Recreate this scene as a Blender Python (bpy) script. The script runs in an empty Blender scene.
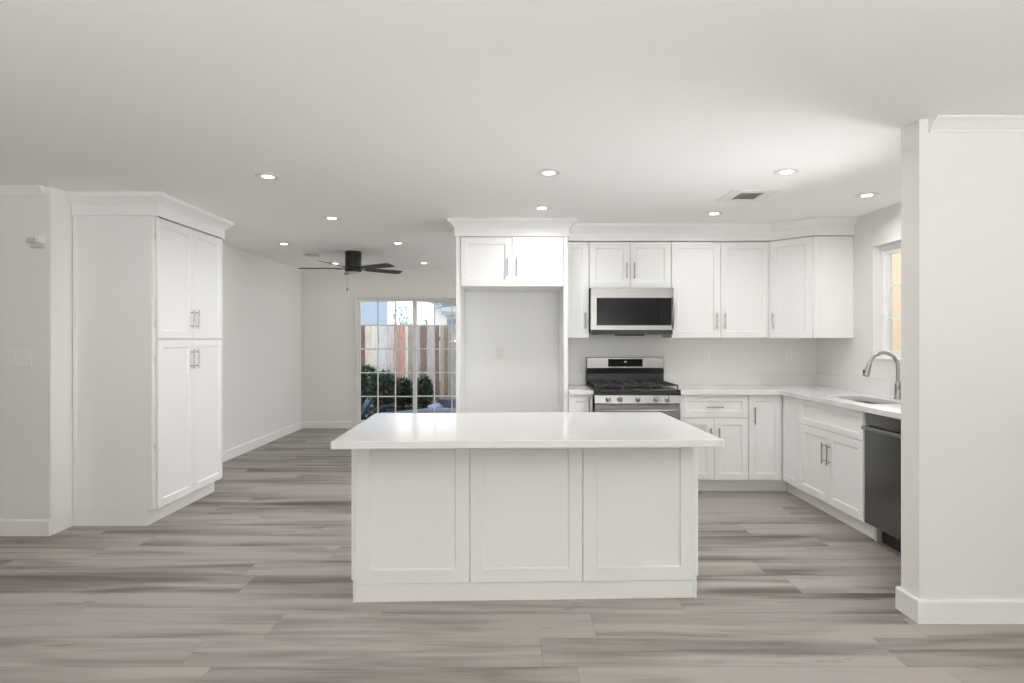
import bpy, math, random
from mathutils import Vector, Matrix
R = math.radians
PI = math.pi
random.seed(7)
sc = bpy.context.scene
COL = sc.collection

# ------------------------------------------------------------------ camera, sky, large lights, exposure
EYE = 1.366           # eye height
F = 575.0             # focal length in pixels of the 1024 wide frame
CEIL = 2.425
cam_d = bpy.data.cameras.new('camera'); cam = bpy.data.objects.new('camera', cam_d); COL.objects.link(cam)
cam.location = (0, 0, EYE); cam.rotation_euler = (R(90), 0, 0)
cam_d.sensor_width = 36; cam_d.lens = F/1024*36
cam_d.shift_x = 1/1024; cam_d.shift_y = -2.5/1024
cam_d.clip_start = .05; cam_d.clip_end = 200
sc.camera = cam
sc.view_settings.view_transform = 'Standard'; sc.view_settings.look = 'None'
sc.view_settings.gamma = 1; sc.view_settings.use_curve_mapping = False
sc.view_settings.exposure = 0.0
sc.cycles.max_bounces = 10; sc.cycles.diffuse_bounces = 6; sc.cycles.glossy_bounces = 4
sc.cycles.transparent_max_bounces = 12
sc.cycles.sample_clamp_indirect = 6
sc.cycles.caustics_reflective = False; sc.cycles.caustics_refractive = False

SKY = 2.1
w = bpy.data.worlds.new('sky'); sc.world = w; w.use_nodes = True
nt = w.node_tree; nt.nodes.clear()
o_ = nt.nodes.new('ShaderNodeOutputWorld'); b_ = nt.nodes.new('ShaderNodeBackground')
tc = nt.nodes.new('ShaderNodeTexCoord'); sp = nt.nodes.new('ShaderNodeSeparateXYZ'); cr = nt.nodes.new('ShaderNodeValToRGB')
cr.color_ramp.elements[0].position = 0.0; cr.color_ramp.elements[0].color = (.97, .985, 1, 1)
cr.color_ramp.elements[1].position = 0.6; cr.color_ramp.elements[1].color = (.78, .88, 1, 1)
nt.links.new(tc.outputs['Generated'], sp.inputs[0]); nt.links.new(sp.outputs['Z'], cr.inputs[0])
nt.links.new(cr.outputs[0], b_.inputs[0]); b_.inputs[1].default_value = SKY
nt.links.new(b_.outputs[0], o_.inputs[0])

def area(name, loc, rot, sx, sy, power, color=(1, 1, 1), shape='RECTANGLE', spread=180):
    d = bpy.data.lights.new(name, 'AREA'); d.shape = shape; d.size = sx; d.size_y = sy
    d.energy = power; d.color = color; d.spread = R(spread)
    o = bpy.data.objects.new(name, d); COL.objects.link(o); o.location = loc; o.rotation_euler = rot
    return o
# added fill lights out of view, tilted upward to brighten the ceiling
area('fill_light', (0.1, -1.38, 1.30), (R(175), 0, 0), 4.2, .45, 244, (.97, .988, 1))
area('fill_light', (4.6, 0.1, 1.25), (R(150), 0, R(85)), 2.2, 1.0, 24, (.97, .988, 1))
# added fill lights: one behind the partition, one on the far room's hidden wall
area('fill_light', (2.90, 3.36, 1.40), (R(88), 0, R(90)), .62, .7, 19, (.975, .99, 1), 'RECTANGLE', 110)
area('fill_light', (2.92, 7.3, 1.3), (R(90), 0, R(90)), 1.8, 1.4, 62, (.97, .988, 1))
sun_d = bpy.data.lights.new('sun', 'SUN'); sun_d.energy = 2.2; sun_d.angle = R(3); sun_d.color = (1, .93, .82)
sun = bpy.data.objects.new('sun', sun_d); COL.objects.link(sun)
sun.rotation_euler = Vector((.75, .62, -1.15)).to_track_quat('-Z', 'Y').to_euler()   # shines away from the camera, high
LAMP_W = (8.5, 4.0, 6.5, 6.0, 6.5, 2.2, 7, 1.2, 1.2, 1.2, 1.2)   # power of each recessed downlight, in the order of the list below

# ------------------------------------------------------------------ materials
MATS = {}
def mat(name, color, rough=.5, metal=0.0, spec=.5, emit=None, noise=None, bump=0.0, coat=0.0):
    m = bpy.data.materials.new(name); m.use_nodes = True
    nt = m.node_tree; b = nt.nodes['Principled BSDF']
    b.inputs['Base Color'].default_value = (*color, 1); b.inputs['Roughness'].default_value = rough
    b.inputs['Metallic'].default_value = metal; b.inputs['Specular IOR Level'].default_value = spec
    b.inputs['Coat Weight'].default_value = coat
    if emit:
        b.inputs['Emission Color'].default_value = (*emit[0], 1); b.inputs['Emission Strength'].default_value = emit[1]
    if noise:                                   # (scale vector, amount): slight mottling of the colour
        t = nt.nodes.new('ShaderNodeTexCoord'); mp = nt.nodes.new('ShaderNodeMapping'); mp.inputs['Scale'].default_value = noise[0]
        n = nt.nodes.new('ShaderNodeTexNoise'); n.inputs['Scale'].default_value = 1; n.inputs['Detail'].default_value = 4
        mx = nt.nodes.new('ShaderNodeMix'); mx.data_type = 'RGBA'
        a = noise[1]
        mx.inputs['A'].default_value = (*[c*(1-a) for c in color], 1); mx.inputs['B'].default_value = (*[min(1, c*(1+a)) for c in color], 1)
        nt.links.new(t.outputs['Object'], mp.inputs[0]); nt.links.new(mp.outputs[0], n.inputs[0])
        nt.links.new(n.outputs[0], mx.inputs['Factor']); nt.links.new(mx.outputs['Result'], b.inputs['Base Color'])
        if bump:
            bp = nt.nodes.new('ShaderNodeBump'); bp.inputs['Strength'].default_value = bump; bp.inputs['Distance'].default_value = .002
            nt.links.new(n.outputs[0], bp.inputs['Height']); nt.links.new(bp.outputs[0], b.inputs['Normal'])
    MATS[name] = m
    return m
WALL = mat('wall_paint', (.775, .762, .74), .65, spec=.3, noise=((90, 90, 90), .012), bump=.05)
CEILM = mat('ceiling_paint', (.93, .925, .91), .8, spec=.2, noise=((60, 60, 60), .01), bump=.05)
TRIM = mat('trim_paint', (.83, .825, .81), .4, noise=((30, 30, 30), .006))
CAB = mat('cabinet_paint', (.84, .838, .825), .38, noise=((20, 20, 20), .005))
QUARTZ = mat('quartz', (.755, .752, .742), .14, noise=((9, 9, 9), .02))
STEEL = mat('brushed_steel', (.30, .294, .284), .30, 1, noise=((2, 90, 90), .08))
DSTEEL = mat('dark_steel', (.19, .19, .187), .27, 1, noise=((90, 90, 2), .06))
NICKEL = mat('brushed_nickel', (.38, .372, .36), .25, 1, noise=((60, 60, 60), .05))
SINKM = mat('sink_steel', (.42, .41, .40), .35, 1, noise=((60, 60, 60), .05))
BLACKG = mat('black_glass', (.008, .008, .009), .07, spec=.14, noise=((10, 10, 10), .1))
IRON = mat('cast_iron', (.018, .018, .018), .55, noise=((60, 60, 60), .3), bump=.2)
ENAMEL = mat('black_enamel', (.012, .012, .012), .3, noise=((30, 30, 30), .1))
BLACK = mat('black_plastic', (.015, .015, .015), .5, noise=((30, 30, 30), .1))
FANB = mat('fan_black', (.008, .008, .008), .4, noise=((30, 30, 30), .1))
BLADE = mat('fan_blade_wood', (.045, .043, .040), .42, noise=((3, 60, 60), .3))
PLATE = mat('white_plastic', (.80, .79, .77), .35, noise=((20, 20, 20), .005))
GREYP = mat('grey_vent', (.55, .545, .53), .6, noise=((20, 20, 20), .02))
GREYL = mat('aged_plastic', (.55, .545, .53), .5, noise=((20, 20, 20), .02))
SLOT = mat('dark_slot', (.36, .355, .35), .6, noise=((20, 20, 20), .02))
VINYL = mat('window_vinyl', (.85, .85, .84), .35, noise=((20, 20, 20), .005))
ALU = mat('door_frame_almond', (.74, .725, .69), .45, noise=((20, 20, 20), .01))
LENS = mat('lamp_lens', (1, 1, 1), .4, emit=((1, .98, .95), 9), noise=((20, 20, 20), .001))
DARK = mat('cavity', (.03, .03, .03), .8, noise=((20, 20, 20), .02))

def glass():
    m = bpy.data.materials.new('window_glass'); m.use_nodes = True; nt = m.node_tree; nt.nodes.clear()
    o = nt.nodes.new('ShaderNodeOutputMaterial'); mx = nt.nodes.new('ShaderNodeMixShader'); fr = nt.nodes.new('ShaderNodeFresnel')
    t = nt.nodes.new('ShaderNodeBsdfTransparent'); g = nt.nodes.new('ShaderNodeBsdfGlossy'); g.inputs['Roughness'].default_value = .01
    t.inputs[0].default_value = (.95, .965, .96, 1); fr.inputs[0].default_value = 1.5
    ge = nt.nodes.new('ShaderNodeNewGeometry'); mt = nt.nodes.new('ShaderNodeMath'); mt.operation = 'SUBTRACT'; mt.inputs[0].default_value = 1
    mu = nt.nodes.new('ShaderNodeMath'); mu.operation = 'MULTIPLY'
    nt.links.new(ge.outputs['Backfacing'], mt.inputs[1]); nt.links.new(mt.outputs[0], mu.inputs[0]); nt.links.new(fr.outputs[0], mu.inputs[1]); nt.links.new(mu.outputs[0], mx.inputs[0]); nt.links.new(t.outputs[0], mx.inputs[1]); nt.links.new(g.outputs[0], mx.inputs[2])
    nt.links.new(mx.outputs[0], o.inputs[0]); return m
GLASS = glass()

def floor_mat():
    m = bpy.data.materials.new('vinyl_plank'); m.use_nodes = True; nt = m.node_tree; L = nt.links
    b = nt.nodes['Principled BSDF']
    def n(t, **k):
        x = nt.nodes.new(t)
        for a, v in k.items(): setattr(x, a, v)
        return x
    def put(sock, v):
        if hasattr(v, 'links'): L.new(v, sock)
        else: sock.default_value = v
    def M(op, a, b_=None, c=None):
        x = n('ShaderNodeMath', operation=op); put(x.inputs[0], a)
        if b_ is not None: put(x.inputs[1], b_)
        if c is not None: put(x.inputs[2], c)
        return x.outputs[0]
    def noise(vec, scale, detail=3, rough=.5, dist=0):
        x = n('ShaderNodeTexNoise'); L.new(vec, x.inputs[0]); x.inputs['Scale'].default_value = scale
        x.inputs['Detail'].default_value = detail; x.inputs['Roughness'].default_value = rough; x.inputs['Distortion'].default_value = dist
        return x.outputs[0]
    def vec(x, y, z):
        c = n('ShaderNodeCombineXYZ'); put(c.inputs[0], x); put(c.inputs[1], y); put(c.inputs[2], z); return c.outputs[0]
    def ramp(v, *st):
        r = n('ShaderNodeValToRGB'); L.new(v, r.inputs[0]); e = r.color_ramp.elements
        e[0].position, e[0].color = st[0][0], (*st[0][1], 1); e[1].position, e[1].color = st[-1][0], (*st[-1][1], 1)
        for p, c in st[1:-1]:
            k = e.new(p); k.color = (*c, 1)
        return r.outputs[0]
    PW, PL = .232, 1.52
    co = n('ShaderNodeTexCoord').outputs['Object']; s = n('ShaderNodeSeparateXYZ'); L.new(co, s.inputs[0]); X, Y = s.outputs[0], s.outputs[1]
    rowf = M('DIVIDE', M('SUBTRACT', Y, 2.395), PW); row = M('FLOOR', rowf)
    wn = n('ShaderNodeTexWhiteNoise', noise_dimensions='1D'); put(wn.inputs['W'], row)
    colf = M('ADD', M('DIVIDE', X, PL), M('MULTIPLY', wn.outputs[0], 5.0)); colm = M('FLOOR', colf)
    pid = n('ShaderNodeTexWhiteNoise', noise_dimensions='2D'); L.new(vec(row, colm, 0.0), pid.inputs['Vector'])
    sh = n('ShaderNodeSeparateColor'); L.new(pid.outputs['Color'], sh.inputs[0])
    off = M('MULTIPLY', sh.outputs[0], 37.0); off2 = M('MULTIPLY', sh.outputs[1], 23.0)
    # long soft figure bands running along the plank
    band = noise(vec(M('ADD', M('MULTIPLY', X, .8), off), M('ADD', M('MULTIPLY', Y, 8.0), off2), off), 1.0, 2, .5, .6)
    grain = noise(vec(M('ADD', M('MULTIPLY', X, 2.6), off), M('ADD', M('MULTIPLY', Y, 75.0), off2), off2), 1.0, 4, .6, .3)
    knot = noise(vec(M('ADD', M('MULTIPLY', X, 4.2), off), M('ADD', M('MULTIPLY', Y, 34.0), off2), off), 1.0, 2, .5, .2)
    v = M('ADD', M('ADD', M('MULTIPLY', M('SUBTRACT', band, .07), 1.25), M('MULTIPLY', grain, .34)), M('MULTIPLY', M('SUBTRACT', sh.outputs[2], .5), .26))
    colr = ramp(v, (.36, (.078, .067, .058)), (.52, (.155, .135, .120)), (.66, (.245, .217, .196)), (.88, (.35, .316, .290)))
    kf = ramp(knot, (.67, (0, 0, 0)), (.76, (1, 1, 1)))
    mx = n('ShaderNodeMix', data_type='RGBA'); L.new(M('MULTIPLY', kf, .55), mx.inputs['Factor']); L.new(colr, mx.inputs['A']); mx.inputs['B'].default_value = (.085, .07, .06, 1)
    # joints
    fy = M('FRACT', rowf); fx = M('FRACT', colf)
    ey = M('MULTIPLY', M('MINIMUM', fy, M('SUBTRACT', 1.0, fy)), PW); ex = M('MULTIPLY', M('MINIMUM', fx, M('SUBTRACT', 1.0, fx)), PL)
    e = M('MINIMUM', ey, ex); jf = M('SUBTRACT', 1.0, M('MINIMUM', M('DIVIDE', e, .0022), 1.0))
    mj = n('ShaderNodeMix', data_type='RGBA'); L.new(M('MULTIPLY', jf, .55), mj.inputs['Factor']); L.new(mx.outputs['Result'], mj.inputs['A']); mj.inputs['B'].default_value = (.07, .06, .055, 1)
    L.new(mj.outputs['Result'], b.inputs['Base Color'])
    b.inputs['Roughness'].default_value = .42; b.inputs['Specular IOR Level'].default_value = .45
    bp = n('ShaderNodeBump'); bp.inputs['Strength'].default_value = .12; bp.inputs['Distance'].default_value = .002
    L.new(M('SUBTRACT', grain, jf), bp.inputs['Height']); L.new(bp.outputs[0], b.inputs['Normal'])
    return m
FLOOR = floor_mat()

# ------------------------------------------------------------------ mesh helpers
class MB:
    def __init__(s): s.v = []; s.f = []
    def add(s, vs, fs):
        k = len(s.v); s.v += [tuple(p) for p in vs]; s.f += [tuple(k+i for i in f) for f in fs]; return s
    def box(s, x0, x1, y0, y1, z0, z1):
        return s.add([(x0,y0,z0),(x1,y0,z0),(x1,y1,z0),(x0,y1,z0),(x0,y0,z1),(x1,y0,z1),(x1,y1,z1),(x0,y1,z1)],
                     [(0,3,2,1),(4,5,6,7),(0,1,5,4),(1,2,6,5),(2,3,7,6),(3,0,4,7)])
    def bbox(s, x0, x1, y0, y1, z0, z1, c=.003):            # box with chamfered edges
        X, Y, Z = (x0, x1), (y0, y1), (z0, z1); vs = []; idx = {}
        for i in (0, 1):
            for j in (0, 1):
                for k in (0, 1):
                    sx, sy, sz = (1-2*i)*c, (1-2*j)*c, (1-2*k)*c
                    for a, p in (('x', (X[i], Y[j]+sy, Z[k]+sz)), ('y', (X[i]+sx, Y[j], Z[k]+sz)), ('z', (X[i]+sx, Y[j]+sy, Z[k]))):
                        idx[(i, j, k, a)] = len(vs); vs.append(p)
        fs = []
        def q(*l): fs.append(tuple(idx[t] for t in l))
        for i in (0, 1):
            o = [(0,0),(0,1),(1,1),(1,0)]
            if i == 1: o = o[::-1]
            o = o[::-1] if False else o
            q(*[(i, a, b, 'x') for a, b in (o[::-1] if i == 0 else o[::-1])])
            q(*[(a, i, b, 'y') for a, b in o]); q(*[(a, b, i, 'z') for a, b in o[::-1]])
        for a in (0, 1):
            for b in (0, 1):
                q((a,b,0,'x'),(a,b,1,'x'),(a,b,1,'y'),(a,b,0,'y'))
                q((a,0,b,'x'),(a,1,b,'x'),(a,1,b,'z'),(a,0,b,'z'))
                q((0,a,b,'y'),(1,a,b,'y'),(1,a,b,'z'),(0,a,b,'z'))
        for i in (0, 1):
            for j in (0, 1):
                for k in (0, 1): q((i,j,k,'x'),(i,j,k,'y'),(i,j,k,'z'))
        return s.add(vs, fs)
    def prism(s, poly, z0, z1):
        n = len(poly)
        return s.add([(x, y, z0) for x, y in poly]+[(x, y, z1) for x, y in poly],
                     [tuple(range(n))[::-1], tuple(range(n, 2*n))]+[(i, (i+1) % n, n+(i+1) % n, n+i) for i in range(n)])
    def tube(s, pts, r, n=12, caps=True):
        pts = [Vector(p) for p in pts]; m = len(pts); rr = r if isinstance(r, (list, tuple)) else [r]*m
        rings = []; up = None
        for i, p in enumerate(pts):
            t = (pts[min(i+1, m-1)]-pts[max(i-1, 0)]).normalized()
            if up is None:
                up = Vector((0, 0, 1)) if abs(t.z) < .9 else Vector((1, 0, 0))
            a = (up-t*up.dot(t)).normalized(); b = t.cross(a); up = a
            rings.append([p+(a*math.cos(2*PI*k/n)+b*math.sin(2*PI*k/n))*rr[i] for k in range(n)])
        fs = [(i*n+k, i*n+(k+1) % n, (i+1)*n+(k+1) % n, (i+1)*n+k) for i in range(m-1) for k in range(n)]
        if caps: fs += [tuple(range(n))[::-1], tuple(range((m-1)*n, m*n))]
        return s.add([v for g in rings for v in g], fs)
    def lathe(s, prof, c=(0, 0, 0), n=24, axis='z'):
        vs = []
        for r, z in prof:
            for k in range(n):
                a = 2*PI*k/n; p = (r*math.cos(a), r*math.sin(a), z)
                if axis == 'y': p = (p[0], p[2], p[1])
                if axis == 'x': p = (p[2], p[0], p[1])
                vs.append((c[0]+p[0], c[1]+p[1], c[2]+p[2]))
        m = len(prof); fs = [(i*n+k, i*n+(k+1) % n, (i+1)*n+(k+1) % n, (i+1)*n+k) for i in range(m-1) for k in range(n)]
        fs += [tuple(range(n))[::-1], tuple(range((m-1)*n, m*n))]
        return s.add(vs, fs)
    def shaker(s, x0, x1, z0, z1, t=.02, fr=.058, dep=.009, y=0.0):
        """framed door front: outer face at y, recessed centre panel with a small sloped bead; back at y+t"""
        a = .0025; e = .006
        R0 = [(x0, z0), (x1, z0), (x1, z1), (x0, z1)]
        def ins(d): return [(x0+d, z0+d), (x1-d, z0+d), (x1-d, z1-d), (x0+d, z1-d)]
        loops = [(R0, y+t), (R0, y+a), (ins(a), y), (ins(fr), y), (ins(fr+e), y+dep*.55), (ins(fr+e), y+dep)]
        vs = [(x, yy, z) for lp, yy in loops for x, z in lp]
        fs = [(3, 2, 1, 0)]
        for i in range(len(loops)-1):
            for k in range(4): fs.append((i*4+k, i*4+(k+1) % 4, (i+1)*4+(k+1) % 4, (i+1)*4+k))
        n = (len(loops)-1)*4; fs.append((n, n+1, n+2, n+3))
        return s.add(vs, fs)
    def sweep(s, path, prof):
        """moulding: path is a plan polyline; prof (out, z) offsets to the right-hand side of travel"""
        P = [Vector(p) for p in path]; m = len(P); rings = []
        for i in range(m):
            d0 = (P[i]-P[i-1]).normalized() if i else None; d1 = (P[i+1]-P[i]).normalized() if i < m-1 else None
            if d0 is None: d0 = d1
            if d1 is None: d1 = d0
            n0 = Vector((d0.y, -d0.x)); n1 = Vector((d1.y, -d1.x)); nn = (n0+n1).normalized(); k = 1/max(.3, nn.dot(n0))
            rings.append([(P[i].x+nn.x*o*k, P[i].y+nn.y*o*k, z) for o, z in prof])
        n = len(prof)
        fs = [(i*n+k, (i+1)*n+k, (i+1)*n+(k+1) % n, i*n+(k+1) % n) for i in range(m-1) for k in range(n)]
        fs += [tuple(range(n)), tuple(range((m-1)*n, m*n))[::-1]]
        return s.add([v for g in rings for v in g], fs)
    def build(s, name, material, parent=None, smooth=None, loc=None, rz=0):
        me = bpy.data.meshes.new(name); me.from_pydata(s.v, [], s.f); me.update()
        import bmesh
        bm = bmesh.new(); bm.from_mesh(me); bmesh.ops.recalc_face_normals(bm, faces=bm.faces); bm.to_mesh(me); bm.free()
        me.materials.append(material)
        if smooth:
            me.polygons.foreach_set('use_smooth', [True]*len(me.polygons)); me.set_sharp_from_angle(angle=R(smooth))
        o = bpy.data.objects.new(name, me); COL.objects.link(o)
        if parent: o.parent = parent
        if loc: o.location = loc
        if rz: o.rotation_euler.z = rz
        return o

def tag(o, label=None, cat=None, group=None, kind=None):
    if label: o['label'] = label
    if cat: o['category'] = cat
    if group: o['group'] = group
    if kind: o['kind'] = kind
    return o
def thing(name, label, cat, loc=(0, 0, 0), rz=0.0, group=None):
    o = bpy.data.objects.new(name, None); COL.objects.link(o); o.location = loc; o.rotation_euler.z = rz
    o.empty_display_size = .1
    return tag(o, label, cat, group)
def struct(name, mb, m, parent=None, label=None):
    o = mb.build(name, m, parent)
    if parent is None: o['kind'] = 'structure'
    if label: o['label'] = label
    return o
def copy_tree(o, parent=None):
    c = o.copy(); COL.objects.link(c); c.parent = parent
    for ch in list(o.children): copy_tree(ch, c)
    return c
def wall_with_hole(mb, axis, a0, a1, t0, t1, h0, h1, holes):
    """wall running along x (axis='x') or y, thickness t0..t1, with rectangular holes (p0,p1,q0,q1)"""
    def bx(p0, p1, q0, q1):
        if p1-p0 < 1e-4 or q1-q0 < 1e-4: return
        if axis == 'x': mb.box(p0, p1, t0, t1, q0, q1)
        else: mb.box(t0, t1, p0, p1, q0, q1)
    p = a0
    for (p0, p1, q0, q1) in sorted(holes):
        bx(p, p0, h0, h1); bx(p0, p1, h0, q0); bx(p0, p1, q1, h1); p = p1
    bx(p, a1, h0, h1)
    return mb

# ------------------------------------------------------------------ room shell
WX = -3.20; KX = 3.01; KY = 5.66; FY = 8.77
struct('floor', MB().prism([(-5.2, -1.8), (5.2, -1.8), (5.2, 2.89), (KX+.15, 2.89), (KX+.15, FY+.155), (-5.2, FY+.155)], -.12, 0), FLOOR)
struct('ceiling', MB().prism([(-5.2, -1.8), (5.2, -1.8), (5.2, 2.89), (KX+.15, 2.89), (KX+.15, FY+.2), (-5.2, FY+.2)], CEIL, CEIL+.2), CEILM)
# wall left: the end facing the camera and the long side behind the pantry
struct('wall_left', MB().prism([(-5.2, 3.995), (WX, 3.995), (WX, FY), (WX-.15, FY), (WX-.15, 4.18), (-5.2, 4.18)], 0, CEIL), WALL)
DX0, DX1, DZ = -2.395, -.55, 2.015
struct('wall_far', wall_with_hole(MB(), 'x', WX-.15, 3.16, FY, FY+.16, 0, CEIL, [(DX0, DX1, 0, DZ)]), WALL)
struct('wall_back', MB().box(-.45, KX, KY, KY+.12, 0, CEIL), WALL)
WY0, WY1, WZ0, WZ1 = 3.02, 4.78, 1.195, 2.135  # kitchen window; its unseen near part is made up to carry light
struct('wall_right', wall_with_hole(MB(), 'y', 2.77, FY, KX, KX+.15, 0, CEIL, [(WY0, WY1, WZ0, WZ1)]), WALL)
struct('wall_partition', MB().box(1.967, KX, 2.77, 2.90, 0, CEIL), WALL)
struct('wall_front_right', MB().box(KX+.15, 5.2, 2.77, 2.89, 0, CEIL), WALL)
struct('wall_side_left', MB().box(-5.2, -5.05, -1.65, 4.03, 0, CEIL), WALL)
struct('wall_side_right', wall_with_hole(MB(), 'y', -1.65, 2.77, 5.0, 5.15, 0, CEIL, [(-.6, 1.0, 1.1, 2.1)]), WALL)
struct('wall_behind', wall_with_hole(MB(), 'x', -5.2, 5.15, -1.8, -1.65, 0, CEIL, [(-.5, 1.3, 1.6, 2.1)]), WALL)

def baseprof(h=.112, t=.014): return [(0, 0.0005), (t, 0.0005), (t, h-.008), (t-.005, h), (0, h)]
struct('baseboard_left_end', MB().sweep([(-5.05, 3.994), (WX, 3.994)], baseprof()), TRIM)
struct('baseboard_left', MB().sweep([(WX, 5.17), (WX, FY-.001)][::1], [(o, z) for o, z in baseprof()]), TRIM)
struct('baseboard_far', MB().sweep([(WX+.015, FY-.0005), (DX0-.03, FY-.0005)], baseprof()), TRIM)
struct('baseboard_partition', MB().sweep([(2.36, 2.901), (1.966, 2.901), (1.966, 2.769), (4.99, 2.769)], baseprof(.114, .016)), TRIM)
struct('baseboard_side_left', MB().sweep([(-5.049, -1.6), (-5.049, 4.0)][::1], baseprof()), TRIM)

# crown moulding returns of the living room
CROWN = [(0, CEIL-.001), (.056, CEIL-.001), (.056, CEIL-.008), (.048, CEIL-.014), (.030, CEIL-.030), (.016, CEIL-.046), (.006, CEIL-.054), (.006, CEIL-.062), (0, CEIL-.064)]
def crown_return(mb, x0, x1, y, side):
    """straight run on a wall facing -y, its free end cut square"""
    vs = []; n = len(CROWN)
    for o, z in CROWN: vs.append((x0, y-o, z))
    for o, z in CROWN: vs.append((x1, y-o, z))
    return mb.add(vs, [(k, n+k, n+(k+1) % n, (k+1) % n) for k in range(n)]+[tuple(range(n)), tuple(range(n, 2*n))[::-1]])
struct('trim_1', crown_return(MB(), 2.012, 5.0, 2.769, -1), TRIM)
struct('trim_2', crown_return(MB(), -5.05, -3.235, 3.994, 1), TRIM)

# ------------------------------------------------------------------ windows and sliding door
def lite_window(name, y0, y1, z0, z1, x, cols, rows, open_h=None):
    """vinyl window in a wall normal to x; parts: window_frame, sash, muntin grid, glass pane"""
    r = bpy.data.objects.new(name, None); COL.objects.link(r); r['kind'] = 'structure'; r.location = (x, (y0+y1)/2, z0)
    ox, oy, oz = r.location
    def L(mb): mb.v = [(a-ox, b-oy, c-oz) for a, b, c in mb.v]; return mb
    f = .04
    m = MB(); m.box(x, x+.06, y0+.002, y0+f, z0+.002, z1-.002); m.box(x, x+.06, y1-f, y1-.002, z0+.002, z1-.002)
    m.box(x, x+.06, y0+f, y1-f, z0+.002, z0+f); m.box(x, x+.06, y0+f, y1-f, z1-f, z1-.002)
    L(m).build('window_frame', VINYL, r)
    s = .035; a0, a1, c0, c1 = y0+f, y1-f, z0+f, z1-f
    m = MB(); m.box(x+.015, x+.05, a0, a0+s, c0, c1); m.box(x+.015, x+.05, a1-s, a1, c0, c1)
    m.box(x+.015, x+.05, a0+s, a1-s, c0, c0+s); m.box(x+.015, x+.05, a0+s, a1-s, c1-s, c1)
    L(m).build('sash', VINYL, r)
    a0 += s; a1 -= s; c0 += s; c1 -= s
    m = MB()
    for i in range(1, cols): yy = a0+(a1-a0)*i/cols; m.box(x+.026, x+.036, yy-.009, yy+.009, c0, c1)
    for i in range(1, rows): zz = c0+(c1-c0)*i/rows; m.box(x+.0265, x+.0355, a0, a1, zz-.009, zz+.009)
    L(m).build('muntin', VINYL, r)
    L(MB().box(x+.038, x+.042, a0, a1, c0, c1)).build('window_pane', GLASS, r)
lite_window('window_1', WY0, WY1, WZ0, WZ1, KX+.06, 8, 3)
struct('trim_3', MB().bbox(KX-.012, KX+.058, WY0+.004, WY1-.004, WZ0+.001, WZ0+.02), TRIM, label='white window sill above the sink')

def added_window(name, horiz, a0, a1, b, z0, z1):  # unseen windows, added beside and behind the camera to carry light
    r = bpy.data.objects.new(name, None); COL.objects.link(r); r['kind'] = 'structure'
    def bx(m, p0, p1, q0, q1, t0, t1):
        if horiz: m.box(p0, p1, b+t0, b+t1, q0, q1)
        else: m.box(b+t0, b+t1, p0, p1, q0, q1)
    m = MB(); bx(m, a0, a0+.06, z0, z1, 0, .06); bx(m, a1-.06, a1, z0, z1, 0, .06); bx(m, a0, a1, z0, z0+.06, 0, .06); bx(m, a0, a1, z1-.06, z1, 0, .06)
    mid = (a0+a1)/2; bx(m, mid-.03, mid+.03, z0, z1, 0, .06); m.build('window_frame', VINYL, r)
    m = MB(); bx(m, a0+.06, a1-.06, z0+.06, z1-.06, .025, .03); m.build('window_pane', GLASS, r)
added_window('added_window_2', True, -.5, 1.3, -1.75, 1.6, 2.1)
added_window('added_window_3', False, -.6, 1.0, 5.04, 1.1, 2.1)

def slider():
    r = bpy.data.objects.new('door_1', None); COL.objects.link(r); r['kind'] = 'structure'; r.location = ((DX0+DX1)/2, FY, 0)
    ox, oy, _ = r.location
    def L(mb): mb.v = [(a-ox, b-oy, c) for a, b, c in mb.v]; return mb
    x0, x1, z1 = DX0+.002, DX1-.002, DZ-.002
    m = MB(); y0, y1 = FY-.012, FY+.13
    m.box(x0, x0+.028, y0, y1, .001, z1); m.box(x1-.028, x1, y0, y1, .001, z1); m.box(x0+.028, x1-.028, y0, y1, z1-.03, z1); m.box(x0+.028, x1-.028, y0, y1, .001, .03)
    L(m).build('door_frame', ALU, r)
    mid = (x0+x1)/2-.005
    for k, (a, b, yy) in enumerate(((x0+.03, mid+.035, FY+.02), (mid-.03, x1-.03, FY+.075))):
        s = .058; z0, zt = .032, z1-.032
        m = MB(); m.box(a, a+s, yy, yy+.04, z0, zt); m.box(b-s, b, yy, yy+.04, z0, zt); m.box(a+s, b-s, yy, yy+.04, z0, z0+.09); m.box(a+s, b-s, yy, yy+.04, zt-.04, zt)
        p = L(m).build('sliding_panel', ALU, r)
        a2, b2, c0, c1 = a+s, b-s, z0+.09, zt-.04
        m = MB()
        for i in (1, 2): xx = a2+(b2-a2)*i/3; m.box(xx-.009, xx+.009, yy+.012, yy+.022, c0, c1)
        for i in range(1, 5): zz = c1-(c1-c0)*i/5; m.box(a2, b2, yy+.0125, yy+.0215, zz-.009, zz+.009)
        L(m).build('muntin', ALU, p)
        L(MB().box(a2, b2, yy+.024, yy+.029, c0, c1)).build('window_pane', GLASS, p)
        if k == 0:
            h = MB().tube([(a+.03, yy, 1.12), (a+.03, yy-.035, 1.12), (a+.03, yy-.035, .90), (a+.03, yy, .90)], .009, 8)
            L(h).build('handle', PLATE, p, smooth=40)
        else:
            L(MB().bbox(mid-.014, mid+.014, yy-.058, yy-.056, z1-.16, z1-.05, .0005)).build('latch', GREYP, p)
slider()

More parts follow.
